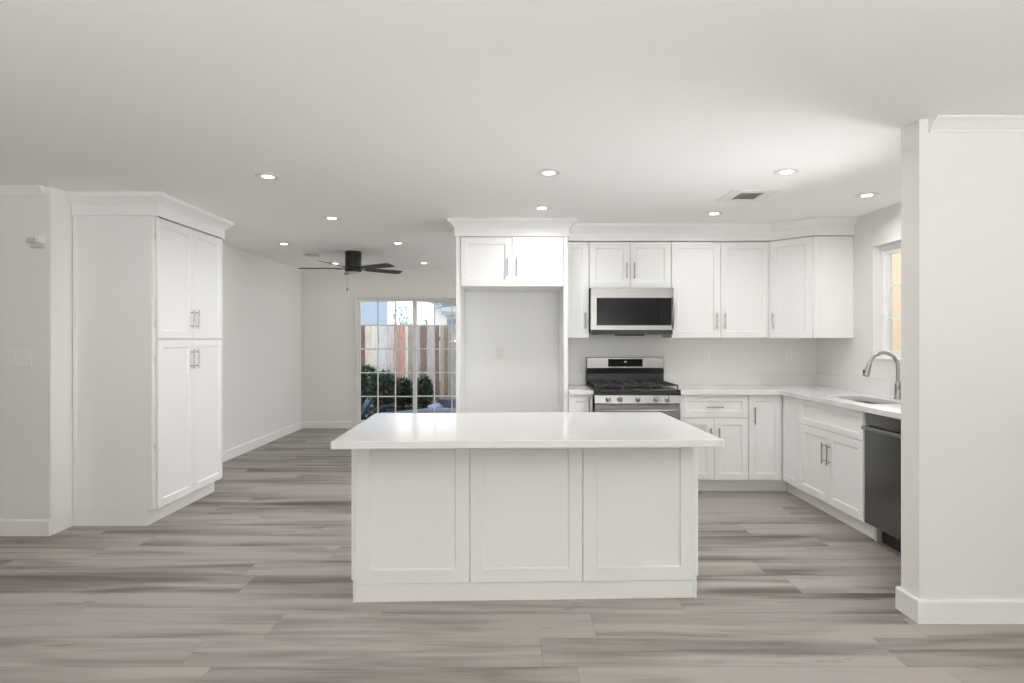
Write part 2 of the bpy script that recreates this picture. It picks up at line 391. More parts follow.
# ------------------------------------------------------------------ cabinets
def bar_pull(mb, x, z, L=.15, vert=True, y=0.0):
    r = .0055; st = .028
    if vert:
        mb.tube([(x, y-st, z-L/2), (x, y-st, z+L/2)], r, 10)
        for s in (-1, 1): mb.tube([(x, y-st, z+s*(L/2-.022)), (x, y+.001, z+s*(L/2-.022))], r*.85, 8)
    else:
        mb.tube([(x-L/2, y-st, z), (x+L/2, y-st, z)], r, 10)
        for s in (-1, 1): mb.tube([(x+s*(L/2-.022), y-st, z), (x+s*(L/2-.022), y+.001, z)], r*.85, 8)
    return mb
G = .0018
def cabinet(name, label, loc, rz, wd, d, z0, z1, fronts, toe=True, group=None, cat='cabinet', toe_ext=0.0):
    """front plane y=0 facing -y; fronts: (kind, x0, x1, z0, z1, handle)"""
    t = thing(name, label, cat, loc, rz, group)
    b = MB(); b.bbox(.0005, wd-.0005, .0215, d, z0, z1, .001)
    b.build('body', CAB, t)
    if toe:
        MB().box(.001, wd-.001+toe_ext, .075, .093, .0005, z0-.0005).build('toe_kick', CAB, t)
        MB().box(.001, wd-.001, .12, d, .0005, z0-.0005).build('plinth', CAB, t)
    for kind, a, c, e, g, h in fronts:
        fr = .058 if min(c-a, g-e) > .2 else .045
        dr = MB().shaker(a+G, c-G, e+G, g-G, fr=fr).build(kind, CAB, t)
        if h:
            bar_pull(MB(), h[1], h[2], h[3] if len(h) > 3 else .15, h[0] == 'v').build('handle', NICKEL, dr, smooth=50)
    return t
CB = 2.27     # top of wall cabinets
UF = 5.335    # front plane of wall cabinets
BF = 5.085    # front plane of base cabinets
WD = KY-UF-.002; BD = KY-BF-.002

# refrigerator surround with the cabinet over the empty bay
def fridge():
    X0, X1 = -.488, .505; Y0 = 5.10; d = KY-Y0-.002
    t = thing('refrigerator_cabinet', 'tall white surround of an empty refrigerator bay with two small doors on top', 'cabinet', (X0, Y0, 0))
    W_ = X1-X0
    MB().bbox(0, .038, 0, d, .0005, CB+.012, .0015).build('side_panel', CAB, t)
    MB().bbox(W_-.038, W_, 0, d, .0005, CB+.012, .0015).build('side_panel', CAB, t)
    MB().bbox(.039, W_-.039, .012, d, 1.832, CB+.012, .001).build('body', CAB, t)
    MB().box(.039, W_-.039, d-.014, d, .0005, 1.8315).build('back_panel', CAB, t)  # white panel added so the back of the bay looks brighter
    m = W_/2
    for a, c, hx in ((.040, m, m-.040), (m, W_-.040, m+.040)):
        dr = MB().shaker(a+G, c-G, 1.834, CB-G, y=-.009, t=.019).build('door', CAB, t)
        bar_pull(MB(), hx, 2.00, .155, True, -.009).build('handle', NICKEL, dr, smooth=50)
    crown(MB(), [(0, d-.002), (0, -.004), (W_, -.004), (W_, d-.002)]).build('crown_moulding', CAB, t)
def crown_prof(z0=None):
    z0 = z0 or CB+.004
    return [(0, z0), (.012, z0), (.012, z0+.075), (.018, z0+.08), (.024, z0+.092), (.040, z0+.108), (.060, z0+.124), (.068, z0+.128), (.072, z0+.134), (.072, CEIL-.001), (0, CEIL-.001)]
def crown(mb, path, z0=None):
    # right-hand side of travel must be outside
    return mb.sweep(path, crown_prof(z0))
fridge()

SG = 'white shaker wall cabinets'
cabinet('wall_cabinet', 'narrow white wall cabinet squeezed between the refrigerator surround and the microwave', (.508, UF, 0), 0, .216, WD, 1.375, CB,
        [('door', 0, .216, 1.375, CB, ('v', .178, 1.535))], toe=False)
cabinet('wall_cabinet', 'short two-door white wall cabinet directly above the microwave', (.726, UF, 0), 0, .760, WD, 1.838, CB,
        [('door', 0, .38, 1.838, CB, ('v', .345, 2.00)), ('door', .38, .76, 1.838, CB, ('v', .415, 2.00))], toe=False)
cabinet('wall_cabinet', 'wide two-door white wall cabinet to the right of the microwave', (1.488, UF, 0), 0, .912, WD, 1.375, CB,
        [('door', 0, .456, 1.375, CB, ('v', .418, 1.53)), ('door', .456, .912, 1.375, CB, ('v', .494, 1.53))], toe=False)
def corner_upper():
    t = thing('corner_wall_cabinet', 'white corner wall cabinet with a diagonal door, right end of the row', 'cabinet', (2.402, UF, 0))
    ax, ay = 2.68-2.402, 5.05-UF
    MB().prism([(.001, .004), (ax+.004, ay), (KX-.002-2.402, ay), (KX-.002-2.402, WD), (.001, WD)], 1.376, CB).build('body', CAB, t)
    L_ = math.hypot(ax-.004, ay); ang = math.atan2(ay, ax)
    d = MB().shaker(.004, L_-.020, 1.376, CB-G, y=-.022)
    d.build('door', CAB, t, loc=(0, .004, 0), rz=ang)
    dr = [c for c in t.children if c.name.startswith('door')][0]
    bar_pull(MB(), .045, 1.53, .15, True, -.022).build('handle', NICKEL, dr, smooth=50)
    MB().box(ax+.028, ax+.031, ay-.0015, ay-.0002, 1.39, CB-.002).build('side_seam', PLATE, t)
corner_upper()
tag(crown(MB(), [(.506, UF-.002), (2.402, UF-.002), (2.668, 5.048), (KX-.001, 5.048)]).build('trim_4', CAB), kind='structure')

# pantry
def pantry():
    Y0, Y1 = 4.20, 5.155; X = -2.585; wd = Y1-Y0; d = X-WX-.002; TOP = 2.258
    t = thing('pantry_cabinet', 'tall white pantry cabinet with four doors against the left wall', 'cabinet', (X, Y0, 0), R(90))
    MB().bbox(.001, wd-.001, .024, d, .118, TOP+.012, .001).build('body', CAB, t)
    MB().prism([(0, .073), (wd-.002, .073), (wd-.002, d), (0, d)], .0005, .1175).build('toe_kick', CAB, t)
    MB().bbox(-.004, .0005, .034, d, .118, TOP+.012, .0008).build('side_panel', CAB, t)
    MB().bbox(-.010, -.0045, d-.030, d-.003, .12, TOP, .001).build('scribe_moulding', CAB, t)
    m = wd/2
    for a, c, hx in ((.016, m, m-.035), (m, wd-.002, m+.035)):
        for z0, z1, hz in ((.120, 1.363, 1.205), (1.367, TOP, 1.525)):
            dr = MB().shaker(a+G, c-G, z0+G, z1-G, y=0).build('door', CAB, t)
            bar_pull(MB(), hx, hz, .155).build('handle', NICKEL, dr, smooth=50)
    crown(MB(), [(-.006, d-.002), (-.006, -.002), (wd, -.002), (wd, d-.002)], z0=TOP+.006).build('crown_moulding', CAB, t)
    for z in (.55, 1.2, 1.45, 2.1): MB().bbox(.002, .009, .0205, .0235, z, z+.05, .0006).build('hinge', GREYP, t)
pantry()

# base cabinets
BT = .874      # top of base cabinets
TZ = .115
cabinet('base_cabinet', 'narrow white base cabinet left of the range', (.508, BF, 0), 0, .216, BD, TZ, BT,
        [('door', 0, .216, TZ, BT, ('v', .180, .78))])
cabinet('base_cabinet', 'white base cabinet with one drawer above two doors, right of the range', (1.492, BF, 0), 0, .610, BD, TZ, BT,
        [('drawer', 0, .610, .669, BT, ('h', .305, .765)), ('door', 0, .305, TZ, .666, ('v', .267, .505)), ('door', .305, .610, TZ, .666, ('v', .343, .505))])
XF = 2.400     # front plane of the right run
def corner_base():
    x0 = 2.104; t = thing('corner_base_cabinet', 'white corner base cabinet with a folding pair of doors in the inside corner', 'cabinet', (x0, BF, 0))
    ax = XF-x0; dd = -.288   # right-run leg reaches y = BF+dd
    MB().prism([(0, .0215), (ax+.0215, .0215), (ax+.0215, dd), (KX-.002-x0, dd), (KX-.002-x0, BD), (0, BD)], TZ, BT).build('body', CAB, t)
    MB().prism([(0, .075), (ax+.075, .075), (ax+.075, dd), (ax+.093, dd), (ax+.093, .093), (0, .093)], .0005, TZ-.0005).build('toe_kick', CAB, t)
    dr = MB().shaker(G, ax-.004, TZ+G, BT-G).build('door', CAB, t)
    bar_pull(MB(), .045, .69).build('handle', NICKEL, dr, smooth=50)
    d2 = MB().shaker(.006, -dd-G, TZ+G, BT-G).build('door', CAB, t, loc=(ax, 0, 0), rz=R(-90))
corner_base()
RD = KX-XF-.002
Y_S = BF-.290   # far end of the sink cabinet
def rrun(y): return (XF, y, 0)
SW = .876
def sink_cabinet():
    t = thing('sink_base_cabinet', 'white sink base cabinet with a false drawer front over two doors', 'cabinet', rrun(Y_S), R(-90))
    # open-topped carcass so the bowl hangs inside
    m = MB(); m.box(.0005, .018, .0215, RD, TZ, BT); m.box(SW-.018, SW-.0005, .0215, RD, TZ, BT); m.box(.018, SW-.018, .0215, RD, TZ, TZ+.018)
    m.box(.018, SW-.018, RD-.012, RD, TZ+.018, BT); m.box(.018, SW-.018, .0215, .04, BT-.02, BT)
    m.build('body', CAB, t)
    MB().box(.001, SW+.014, .075, .093, .0005, TZ-.0005).build('toe_kick', CAB, t)
    MB().shaker(G, SW-G, .667+G, BT-G, fr=.045).build('drawer_front', CAB, t)
    for a, c, hx in ((0, SW/2, SW/2-.035), (SW/2, SW, SW/2+.035)):
        dr = MB().shaker(a+G, c-G, TZ+G, .665).build('door', CAB, t)
        bar_pull(MB(), hx, .495, .16).build('handle', NICKEL, dr, smooth=50)
    MB().bbox(SW+.0008, SW+.014, .018, RD, TZ, BT, .001).build('end_panel', CAB, t)
sink_cabinet()
def dishwasher():
    y = Y_S-SW-.018; W_ = .598
    t = thing('dishwasher', 'dark stainless steel dishwasher under the countertop beside the sink cabinet', 'dishwasher', rrun(y), R(-90))
    MB().box(.003, W_-.003, .03, RD-.03, .11, BT-.004).build('body', BLACK, t)
    MB().bbox(.003, W_-.003, -.004, .028, .125, .782, .003).build('door', DSTEEL, t)
    c = MB().bbox(.003, W_-.003, .002, .029, .786, BT-.006, .002).build('control_panel', DSTEEL, t)
    MB().bbox(.012, W_-.012, -.034, -.018, .758, .780, .004).box(.012, .03, -.02, -.0042, .762, .776).box(W_-.03, W_-.012, -.02, -.0042, .762, .776).build('handle', STEEL, t)
    MB().box(.05, W_-.02, .09, .10, .0005, .109).build('toe_kick', BLACK, t)
    MB().bbox(.006, .03, .06, .10, .0005, .109, .002).build('leg', GREYP, t)
    return y-W_
ye = dishwasher()
wl = ye-2.902-.006
cabinet('base_cabinet', 'white end base cabinet hidden behind the partition wall', rrun(ye-.002), R(-90), wl, RD, TZ, BT,
        [('door', 0, wl, TZ, BT, ('v', .04, .76))])

# countertops
CT, CU = .914, .8745
def counter_right():
    t = thing('countertop', 'L-shaped white quartz countertop running from the range around to the sink', 'countertop', (1.490, 5.03, 0))
    ox, oy = 1.490, 5.03
    xf, yf = 2.372, 5.05
    HX0, HX1, HY0, HY1 = 2.505, 2.80, 4.00, 4.57      # sink hole
    m = MB()
    z0, z1 = CU, CT
    def b(x0, x1, y0, y1): m.box(x0-ox, x1-ox, y0-oy, y1-oy, z0, z1)
    # one skin: grid of cells sharing vertices, hole left out
    xs = [1.490, xf, HX0, HX1, KX-.0015]; ys = [2.903, HY0, HY1, yf, KY-.0015]
    cells = {(i, j) for i in range(4) for j in range(4)}
    cells -= {(0, 0), (0, 1), (0, 2), (2, 1)}
    vid = {}; vs = []; fs = []
    def V(i, j, k):
        if (i, j, k) not in vid: vid[(i, j, k)] = len(vs); vs.append((xs[i]-ox, ys[j]-oy, (z0, z1)[k]))
        return vid[(i, j, k)]
    for i, j in cells:
        fs.append((V(i, j, 1), V(i+1, j, 1), V(i+1, j+1, 1), V(i, j+1, 1))); fs.append((V(i, j, 0), V(i, j+1, 0), V(i+1, j+1, 0), V(i+1, j, 0)))
        for (di, dj, e) in ((-1, 0, ((i, j+1), (i, j))), (1, 0, ((i+1, j), (i+1, j+1))), (0, -1, ((i, j), (i+1, j))), (0, 1, ((i+1, j+1), (i, j+1)))):
            if (i+di, j+dj) not in cells:
                (a, b2), (c, d2) = e; fs.append((V(a, b2, 0), V(c, d2, 0), V(c, d2, 1), V(a, b2, 1)))
    m.add(vs, fs)
    o = m.build('slab', QUARTZ, t)
    bv = o.modifiers.new('bevel', 'BEVEL'); bv.width = .003; bv.segments = 2; bv.limit_method = 'ANGLE'
    bz = 1.032
    MB().prism([(1.490-ox, KY-.0018-oy), (1.490-ox, KY-.018-oy), (KX-.018-ox, KY-.018-oy), (KX-.018-ox, 2.903-oy), (KX-.0018-ox, 2.903-oy), (KX-.0018-ox, KY-.0018-oy)], CT+.0003, bz).build('backsplash', QUARTZ, t)
    # sink
    s = thing('sink', 'stainless undermount sink set in the countertop below the faucet', 'sink', ((HX0+HX1)/2, (HY0+HY1)/2, CU-.20))
    cx, cy = (HX1-HX0)/2+.006, (HY1-HY0)/2+.006; th = .002; zt = .1985
    m = MB(); r = .03
    def rr(hx, hy, rad, n=5):
        pts = []
        for qx, qy, a0 in ((1, 1, 0), (-1, 1, 90), (-1, -1, 180), (1, -1, 270)):
            for k in range(n+1):
                a = R(a0+90*k/n); pts.append((qx*(hx-rad)+rad*math.cos(a), qy*(hy-rad)+rad*math.sin(a)))
        return pts
    loops = [(rr(cx+.02, cy+.02, r+.02), zt), (rr(cx, cy, r), zt), (rr(cx-.004, cy-.004, r), .02), (rr(cx-.03, cy-.03, r), .004), (rr(.03, .03, .028), 0.0)]
    n = len(loops[0][0]); vs = [(x, y, z) for lp, z in loops for x, y in lp]
    fs = [(i*n+k, i*n+(k+1) % n, (i+1)*n+(k+1) % n, (i+1)*n+k) for i in range(len(loops)-1) for k in range(n)]+[tuple(range((len(loops)-1)*n, len(loops)*n))]
    m.add(vs, fs); o = m.build('bowl', SINKM, s, smooth=40)
    so = o.modifiers.new('thick', 'SOLIDIFY'); so.thickness = .0015; so.offset = -1
    MB().lathe([(.028, .001), (.03, .004), (.022, .004), (.02, .002)], n=20).build('drain', STEEL, s, smooth=40)
counter_right()
t = thing('countertop', 'short white quartz countertop piece left of the range', 'countertop', (.508, 5.05, 0))
MB().bbox(0, .220, 0, KY-.0015-5.05, CU, CT, .003).build('slab', QUARTZ, t)
MB().bbox(0, .220, KY-.018-5.05, KY-.0018-5.05, CT+.0003, 1.032, .001).build('backsplash', QUARTZ, t)

# faucet
def faucet():
    fx, fy = 2.92, 4.34
    t = thing('faucet', 'brushed nickel gooseneck faucet with pull-down head behind the sink', 'faucet', (fx, fy, CT))
    MB().lathe([(.029, .0003), (.029, .006), (.024, .012), (.022, .05), (.020, .11), (.016, .125), (.0125, .13)], n=20).build('base', NICKEL, t, smooth=50)
    pts = [(0, 0, .125), (0, 0, .24)]; c = .108
    for k in range(1, 15):
        a = PI*k/14*.93; pts.append((-c+c*math.cos(a), 0, .24+c*1.0*math.sin(a)))
    MB().tube(pts, .0125, 14).build('neck', NICKEL, t, smooth=50)
    e = Vector(pts[-1]); dr = (Vector(pts[-1])-Vector(pts[-2])).normalized()
    MB().tube([e-dr*.004, e+dr*.012, e+dr*.045, e+dr*.085, e+dr*.10], [.0135, .016, .019, .023, .019], 14).build('spray_head', NICKEL, t, smooth=50)
    p = e+dr*.06
    MB().bbox(p.x-.029, p.x-.017, -.007, .007, p.z-.016, p.z+.014, .002).build('button', BLACK, t)
    MB().tube([(0, -.015, .085), (0, -.045, .088)], .014, 12).tube([(0, -.036, .09), (0, -.045, .14), (.0, -.052, .205)], [.007, .006, .005], 10).build('lever', NICKEL, t, smooth=50)
faucet()

# range
def kitchen_range():
    x0 = .7315; W_ = .753; yf = 5.02
    t = thing('gas_range', 'stainless steel gas range with black cooktop and five front knobs', 'range', (x0, yf, 0))
    D = KY-yf-.022
    MB().bbox(.001, W_-.001, .035, D, .03, .895, .002).build('body', DSTEEL, t)
    for a in (.03, W_-.07):
        for b in (.08, D-.10): MB().lathe([(.018, .0003), (.018, .029)], c=(a+.02, b, 0), n=12).build('leg', BLACK, t)
    ck = MB(); ck.bbox(0, W_, .004, D, .8955, .925, .004).bbox(0, W_, .004, .034, .873, .8953, .001); ck.build('cooktop', ENAMEL, t)
    cp = MB(); cp.add([(0.002, .0, .805), (W_-.002, .0, .805), (W_-.002, .010, .872), (.002, .010, .872), (.002, .034, .805), (W_-.002, .034, .805), (W_-.002, .034, .872), (.002, .034, .872)],
                      [(0, 1, 2, 3), (5, 4, 7, 6), (0, 4, 5, 1), (3, 2, 6, 7), (0, 3, 7, 4), (1, 5, 6, 2)])
    cp = cp.build('control_panel', STEEL, t)
    for px in (608.5, 620, 638, 656.5, 667.5):
        kx = (px-511)/F*yf-x0
        MB().lathe([(.024, 0), (.024, -.006), (.020, -.010), (.019, -.030), (.015, -.034)], c=(kx, .004, .839), n=20, axis='y').bbox(kx-.003, kx+.003, -.034, -.006, .824, .856, .001).build('knob', STEEL, t, smooth=40)
    dr = MB().bbox(.004, W_-.004, .0, .033, .235, .784, .004).build('oven_door', STEEL, t)
    MB().box(.10, W_-.10, -.001, .002, .33, .62).build('oven_window', BLACKG, dr)
    h = MB().tube([(.05, -.045, .745), (W_-.05, -.045, .745)], .012, 14)
    for k in (.07, W_-.07): h.tube([(k, -.045, .745), (k, .002, .745)], .008, 8)
    h.build('handle', STEEL, dr, smooth=50)
    MB().bbox(.004, W_-.004, .002, .033, .05, .228, .004).build('storage_drawer', STEEL, t)
    # backguard
    by = D-.001; bf = KY-.085-yf
    g = MB().bbox(.004, W_-.004, bf, KY-.020-yf, 1.082, 1.188, .004).build('backguard', STEEL, t)
    MB().bbox(.21, .545, bf-.002, bf+.002, 1.098, 1.172, .0005).build('display', BLACKG, g)
    MB().box(.365, .39, bf-.003, bf-.0021, 1.141, 1.149).build('indicator', PLATE, g)
    MB().add([(.004, bf-.010, 1.0795), (W_-.004, bf-.010, 1.0795), (W_-.004, KY-.022-yf, 1.0795), (.004, KY-.022-yf, 1.0795), (.004, bf+.0, 1.03), (W_-.004, bf+.0, 1.03), (.004, bf+.0, .9255), (W_-.004, bf, .9255), (W_-.004, KY-.022-yf, .9255), (.004, KY-.022-yf, .9255)],
             [(0, 1, 2, 3), (0, 4, 5, 1), (4, 6, 7, 5), (6, 9, 8, 7), (3, 2, 8, 9), (0, 3, 9, 6, 4), (1, 5, 7, 8, 2)]).build('vent_panel', ENAMEL, t)
    # burners
    for bx, byy, rr in ((.16, .17, .05), (.16, .42, .04), (W_/2, .30, .055), (W_-.16, .17, .045), (W_-.16, .42, .05)):
        MB().lathe([(rr, .9255), (rr, .934), (rr*.75, .936), (rr*.75, .944), (rr*.7, .946)], c=(bx, byy, 0), n=20).build('burner', IRON, t, smooth=40)
    # three grates
    for k in range(3):
        a = .012+k*(W_-.024)/3+.001; c = a+(W_-.024)/3-.004; y0, y1 = .035, bf-.02; z0, z1 = .950, .964
        m = MB(); w_ = .010
        m.box(a, c, y0, y0+w_, z0, z1).box(a, c, y1-w_, y1, z0, z1).box(a, a+w_, y0+w_, y1-w_, z0, z1).box(c-w_, c, y0+w_, y1-w_, z0, z1)
        mx_ = (a+c)/2; m.box(mx_-.005, mx_+.005, y0+w_, y1-w_, z0+.001, z1-.001)
        for q in (.25, .5, .75): yy = y0+(y1-y0)*q; m.box(a+w_, mx_-.005, yy-.005, yy+.005, z0+.001, z1-.001).box(mx_+.005, c-w_, yy-.005, yy+.005, z0+.001, z1-.001)
        for xx in (a, c-w_):
            for yy in (y0, y1-w_): m.box(xx, xx+w_, yy, yy+w_, .9255, z0)
        m.build('grate', IRON, t)
kitchen_range()

# microwave
def microwave():
    x0, W_ = .729, .755; yf = 5.245; z0, z1 = 1.408, 1.8365
    t = thing('microwave', 'stainless steel over-the-range microwave with black glass door', 'microwave', (x0, yf, z0))
    H = z1-z0
    MB().bbox(.004, W_-.004, .03, KY-yf-.002, .012, H, .002).build('body', DSTEEL, t)
    u = .024   # bottom vent strip
    f = MB()
    wx0, wx1, wz0, wz1 = .052, W_-.022, .082, H-.095
    f.box(0, W_, 0, .029, wz1, H-.003).box(0, W_, 0, .029, u+.018, wz0).box(0, wx0, 0, .029, wz0, wz1).box(wx1, W_, 0, .029, wz0, wz1)
    d = f.build('door', STEEL, t)
    MB().box(wx0, wx1-.118, .002, .028, wz0, wz1).build('window_glass', BLACKG, d)
    MB().box(wx1-.117, wx1, .0035, .028, wz0, wz1).build('control_panel', BLACKG, t)
    m = MB(); pts = []
    for k in range(9):
        q = k/8; pts.append((W_-.010, -.012-.026*math.sin(PI*q), .06+q*(H-.15)))
    m.tube(pts, .008, 10).build('handle', STEEL, d, smooth=50)
    MB().bbox(.006, W_-.006, .008, .029, .0, u+.016, .003).build('vent_grille', BLACK, t)
    MB().bbox(.26, .50, .04, .25, -.010, .011, .003).build('filter', BLACK, t)
microwave()

# ------------------------------------------------------------------ island
def island():
    th = R(1.75); ox, oy = -.819, 2.607
    CTI, CUI = .900, .865
    t = thing('island_countertop', 'large white quartz slab on top of the kitchen island', 'countertop', (ox, oy, 0), th)
    MB().bbox(0, 1.808, 0, 1.012, CUI, CTI, .003).build('slab', QUARTZ, t)
    b = thing('kitchen_island', 'white shaker-panelled kitchen island standing in the middle of the floor', 'island', (ox-math.sin(th)*.361, oy+math.cos(th)*.361, 0), th)
    W0, W1 = .004, 1.818; D = .620; top = CUI-.0005
    MB().bbox(W0+.012, W1-.012, .021, D-.024, .117, top, .001).build('body', CAB, b)
    for a, c, s in ((W0, W0+.011, 0), (W1-.011, W1, 1)):
        MB().bbox(a, c, .010, D-.025, .117, top, .001).build('side_panel', CAB, b)
    pw = (W1-W0-.044)/3
    for k in range(3):
        a = W0+.022+k*pw
        MB().shaker(a+.0012, a+pw-.0012, .098, top-.001, fr=.070, t=.0185).build('back_panel', CAB, b)
    MB().bbox(W0+.0115, W0+.0218, .004, .020, .098, top, .0008).build('corner_strip', CAB, b)
    MB().bbox(W1-.0218, W1-.0115, .004, .020, .098, top, .0008).build('corner_strip', CAB, b)
    MB().bbox(W0+.022, W1-.022, .012, .030, .0005, .097, .001).build('toe_kick', CAB, b)
    MB().bbox(W0+.008, W0+.021, .008, D-.095, .0005, .1165, .001).build('base_end', CAB, b)
    MB().bbox(W1-.021, W1-.008, .008, D-.095, .0005, .1165, .001).build('base_end', CAB, b)
    # working side facing the kitchen: three pairs of fronts
    pd = (W1-W0-.02)/3
    for k in range(3):
        a = W0+.01+k*pd
        bk = bpy.data.objects.new('drawer', None)
        dm = MB().shaker(-(pd-.004)/2, (pd-.004)/2, .70, top-.003, fr=.045)
        o = dm.build('drawer', CAB, b, loc=(a+pd/2, D-.002, 0), rz=PI); bar_pull(MB(), 0, .78, .15, False).build('handle', NICKEL, o, smooth=50)
        o = MB().shaker(-(pd-.004)/2, (pd-.004)/2, .119, .696).build('door', CAB, b, loc=(a+pd/2, D-.002, 0), rz=PI); bar_pull(MB(), (pd/2-.04), .60).build('handle', NICKEL, o, smooth=50)
    MB().box(W0+.022, W1-.022, D-.115, D-.096, .0005, .1165).build('toe_kick', CAB, b)
island()

# ------------------------------------------------------------------ wall plates, device
def plate(px, z, Y, label, rz=0.0, loc=None, outlet=True, group=None):
    loc = loc or ((px-511)/F*Y, Y, z)
    t = thing('wall_outlet', label, 'outlet', loc, rz, group)
    MB().bbox(-.036, .036, -.006, -.0008, -.058, .058, .002).build('cover_plate', PLATE, t)
    m = MB().bbox(-.017, .017, -.008, -.0062, -.034, .034, .0008); m.build('receptacle', PLATE, t)
    for zz in (-.018, .018):
        MB().add([(-.007, -.0083, zz-.005), (-.005, -.0083, zz-.005), (-.005, -.0083, zz-.0008), (.005, -.0083, zz-.0008), (.005, -.0083, zz-.005), (.007, -.0083, zz-.005), (.007, -.0083, zz+.005), (.005, -.0083, zz+.005), (.005, -.0083, zz+.0008), (-.005, -.0083, zz+.0008), (-.005, -.0083, zz+.005), (-.007, -.0083, zz+.005)],
                 [tuple(range(12))]).build('socket_slots', SLOT, t)
plate(500, 1.232, KY-.0165, 'white outlet plate on the wall inside the empty refrigerator bay')
plate(706.5, 1.192, KY, 'white outlet plate on the back wall nearest the range')
plate(788.5, 1.192, KY, 'white outlet plate on the back wall close to the kitchen corner')
plate(0, 1.205, 0, 'white outlet plate on the right kitchen wall between corner and window', rz=R(-90), loc=(KX, 5.31, 1.205))
t = thing('light_switch', 'white three-gang light switch plate on the left wall', 'switch', (-3.41, 3.995, 1.236))
MB().bbox(-.084, .084, -.006, -.0008, -.058, .058, .002).build('cover_plate', PLATE, t)
for k in (-1, 0, 1):
    MB().add([(k*.046-.016, -.0062, -.033), (k*.046+.016, -.0062, -.033), (k*.046+.016, -.0062, .033), (k*.046-.016, -.0062, .033), (k*.046-.016, -.007, -.033), (k*.046+.016, -.007, -.033), (k*.046+.016, -.012, .033), (k*.046-.016, -.012, .033)],
             [(0, 3, 2, 1), (4, 5, 6, 7), (0, 1, 5, 4), (1, 2, 6, 5), (2, 3, 7, 6), (3, 0, 4, 7)]).build('rocker', PLATE, t)
t = thing('wall_sensor', 'small white device with a dark dot mounted high on the left wall', 'sensor', (-3.275, 3.995, 2.035))
MB().bbox(-.062, .012, -.045, -.018, -.008, .028, .005).build('housing', GREYL, t)
MB().bbox(-.040, .045, -.040, -.0008, -.040, -.010, .004).build('bracket', GREYL, t)
MB().bbox(.016, .045, -.060, -.0008, -.006, .042, .004).build('end_cap', PLATE, t)
MB().lathe([(.006, 0), (.006, -.003)], c=(.0, -.0452, .012), n=12, axis='y').build('lens', SLOT, t)

# ------------------------------------------------------------------ ceiling things
def downlights():
    spots = [(268, 176.3, 'recessed ceiling light nearest the camera on the left, beside the pantry'), (549, 172.5, 'nearest recessed ceiling light in the middle, in front of the refrigerator surround'),
             (787, 171.5, 'nearest recessed ceiling light on the right, closer to the camera than the air vent'), (867, 195, 'recessed ceiling light over the sink'),
             (542, 207.8, 'recessed ceiling light just above the refrigerator surround crown'), (714, 213.3, 'recessed ceiling light close to the wide wall cabinet'),
             (332, 218, 'recessed ceiling light between the pantry and the ceiling fan'), (284, 243.7, 'recessed ceiling light left of the fan, the nearer of two there'),
             (398, 243, 'recessed ceiling light right of the fan, the nearer of two there'), (335.5, 263.3, 'recessed ceiling light seen through the fan blades on the left, near the far wall'),
             (424, 263, 'recessed ceiling light nearest the sliding door')]
    base = None
    for i, (px, py, lab) in enumerate(spots):
        Y = (CEIL-EYE)*F/(339-py); X = (px-511)/F*Y
        if base is None:
            base = thing('recessed_light', lab, 'ceiling light', (X, Y, CEIL), 0, 'recessed ceiling lights')
            MB().lathe([(.056, -.0008), (.080, -.0008), (.080, -.003), (.060, -.006), (.056, -.004)], n=32).build('trim_ring', TRIM, base, smooth=40)
            MB().lathe([(.0555, -.001), (.0555, -.0035), (.02, -.0045), (.001, -.0046)], n=32).build('lens', LENS, base, smooth=40)
            o = base
        else:
            o = copy_tree(base); o.location = (X, Y, CEIL); o['label'] = lab
        lo = area('lamp', (X, Y, CEIL-.012), (0, 0, 0), .11, .11, LAMP_W[i], (1, 1, 1), 'DISK', 160)
downlights()
# unseen living-room ceiling lights, added to carry light
for X, Y in ((-2.2, 1.4), (.2, 1.2), (2.6, 1.0)):
    t = thing('recessed_light', 'added recessed ceiling light in the living room, out of view', 'ceiling light', (X, Y, CEIL), 0, 'added living room ceiling lights')
    MB().lathe([(.056, -.0008), (.080, -.0008), (.080, -.003), (.060, -.006), (.056, -.004)], n=32).build('trim_ring', TRIM, t, smooth=40)
    MB().lathe([(.0555, -.001), (.0555, -.0035), (.02, -.0045), (.001, -.0046)], n=32).build('lens', LENS, t, smooth=40)
    area('lamp', (X, Y, CEIL-.012), (0, 0, 0), .11, .11, .3, (1, 1, 1), 'DISK', 160)

def vent():
    t = thing('ceiling_vent', 'white louvred air vent in the kitchen ceiling', 'vent', (1.745, 4.25, CEIL))
    MB().box(-.17, -.085, -.17, .17, -.006, -.0008).box(.085, .17, -.17, .17, -.006, -.0008).box(-.085, .085, -.17, -.10, -.006, -.0008).box(-.085, .085, .10, .17, -.006, -.0008).build('flange', TRIM, t)
    MB().box(-.085, .085, -.10, .10, -.0012, -.0008).build('duct', SLOT, t)
    for k in range(4):
        y = -.085+k*.053; MB().add([(-.084, y-.018, -.010), (.084, y-.018, -.010), (.084, y+.014, -.002), (-.084, y+.014, -.002), (-.084, y-.018, -.0085), (.084, y-.018, -.0085), (.084, y+.014, -.0012), (-.084, y+.014, -.0012)],
            [(0, 1, 2, 3), (7, 6, 5, 4), (0, 4, 5, 1), (1, 5, 6, 2), (2, 6, 7, 3), (3, 7, 4, 0)]).build('louvre', GREYP, t)
vent()
t = thing('ceiling_vent', 'small dull grey vent in the far ceiling left of the fan', 'vent', (-2.51, 7.24, CEIL))
MB().bbox(-.085, .085, -.10, .10, -.006, -.0008, .002).build('flange', GREYP, t)
for k in range(5): MB().box(-.07, .07, -.085+k*.038, -.070+k*.038, -.009, -.0062).build('louvre', GREYP, t)

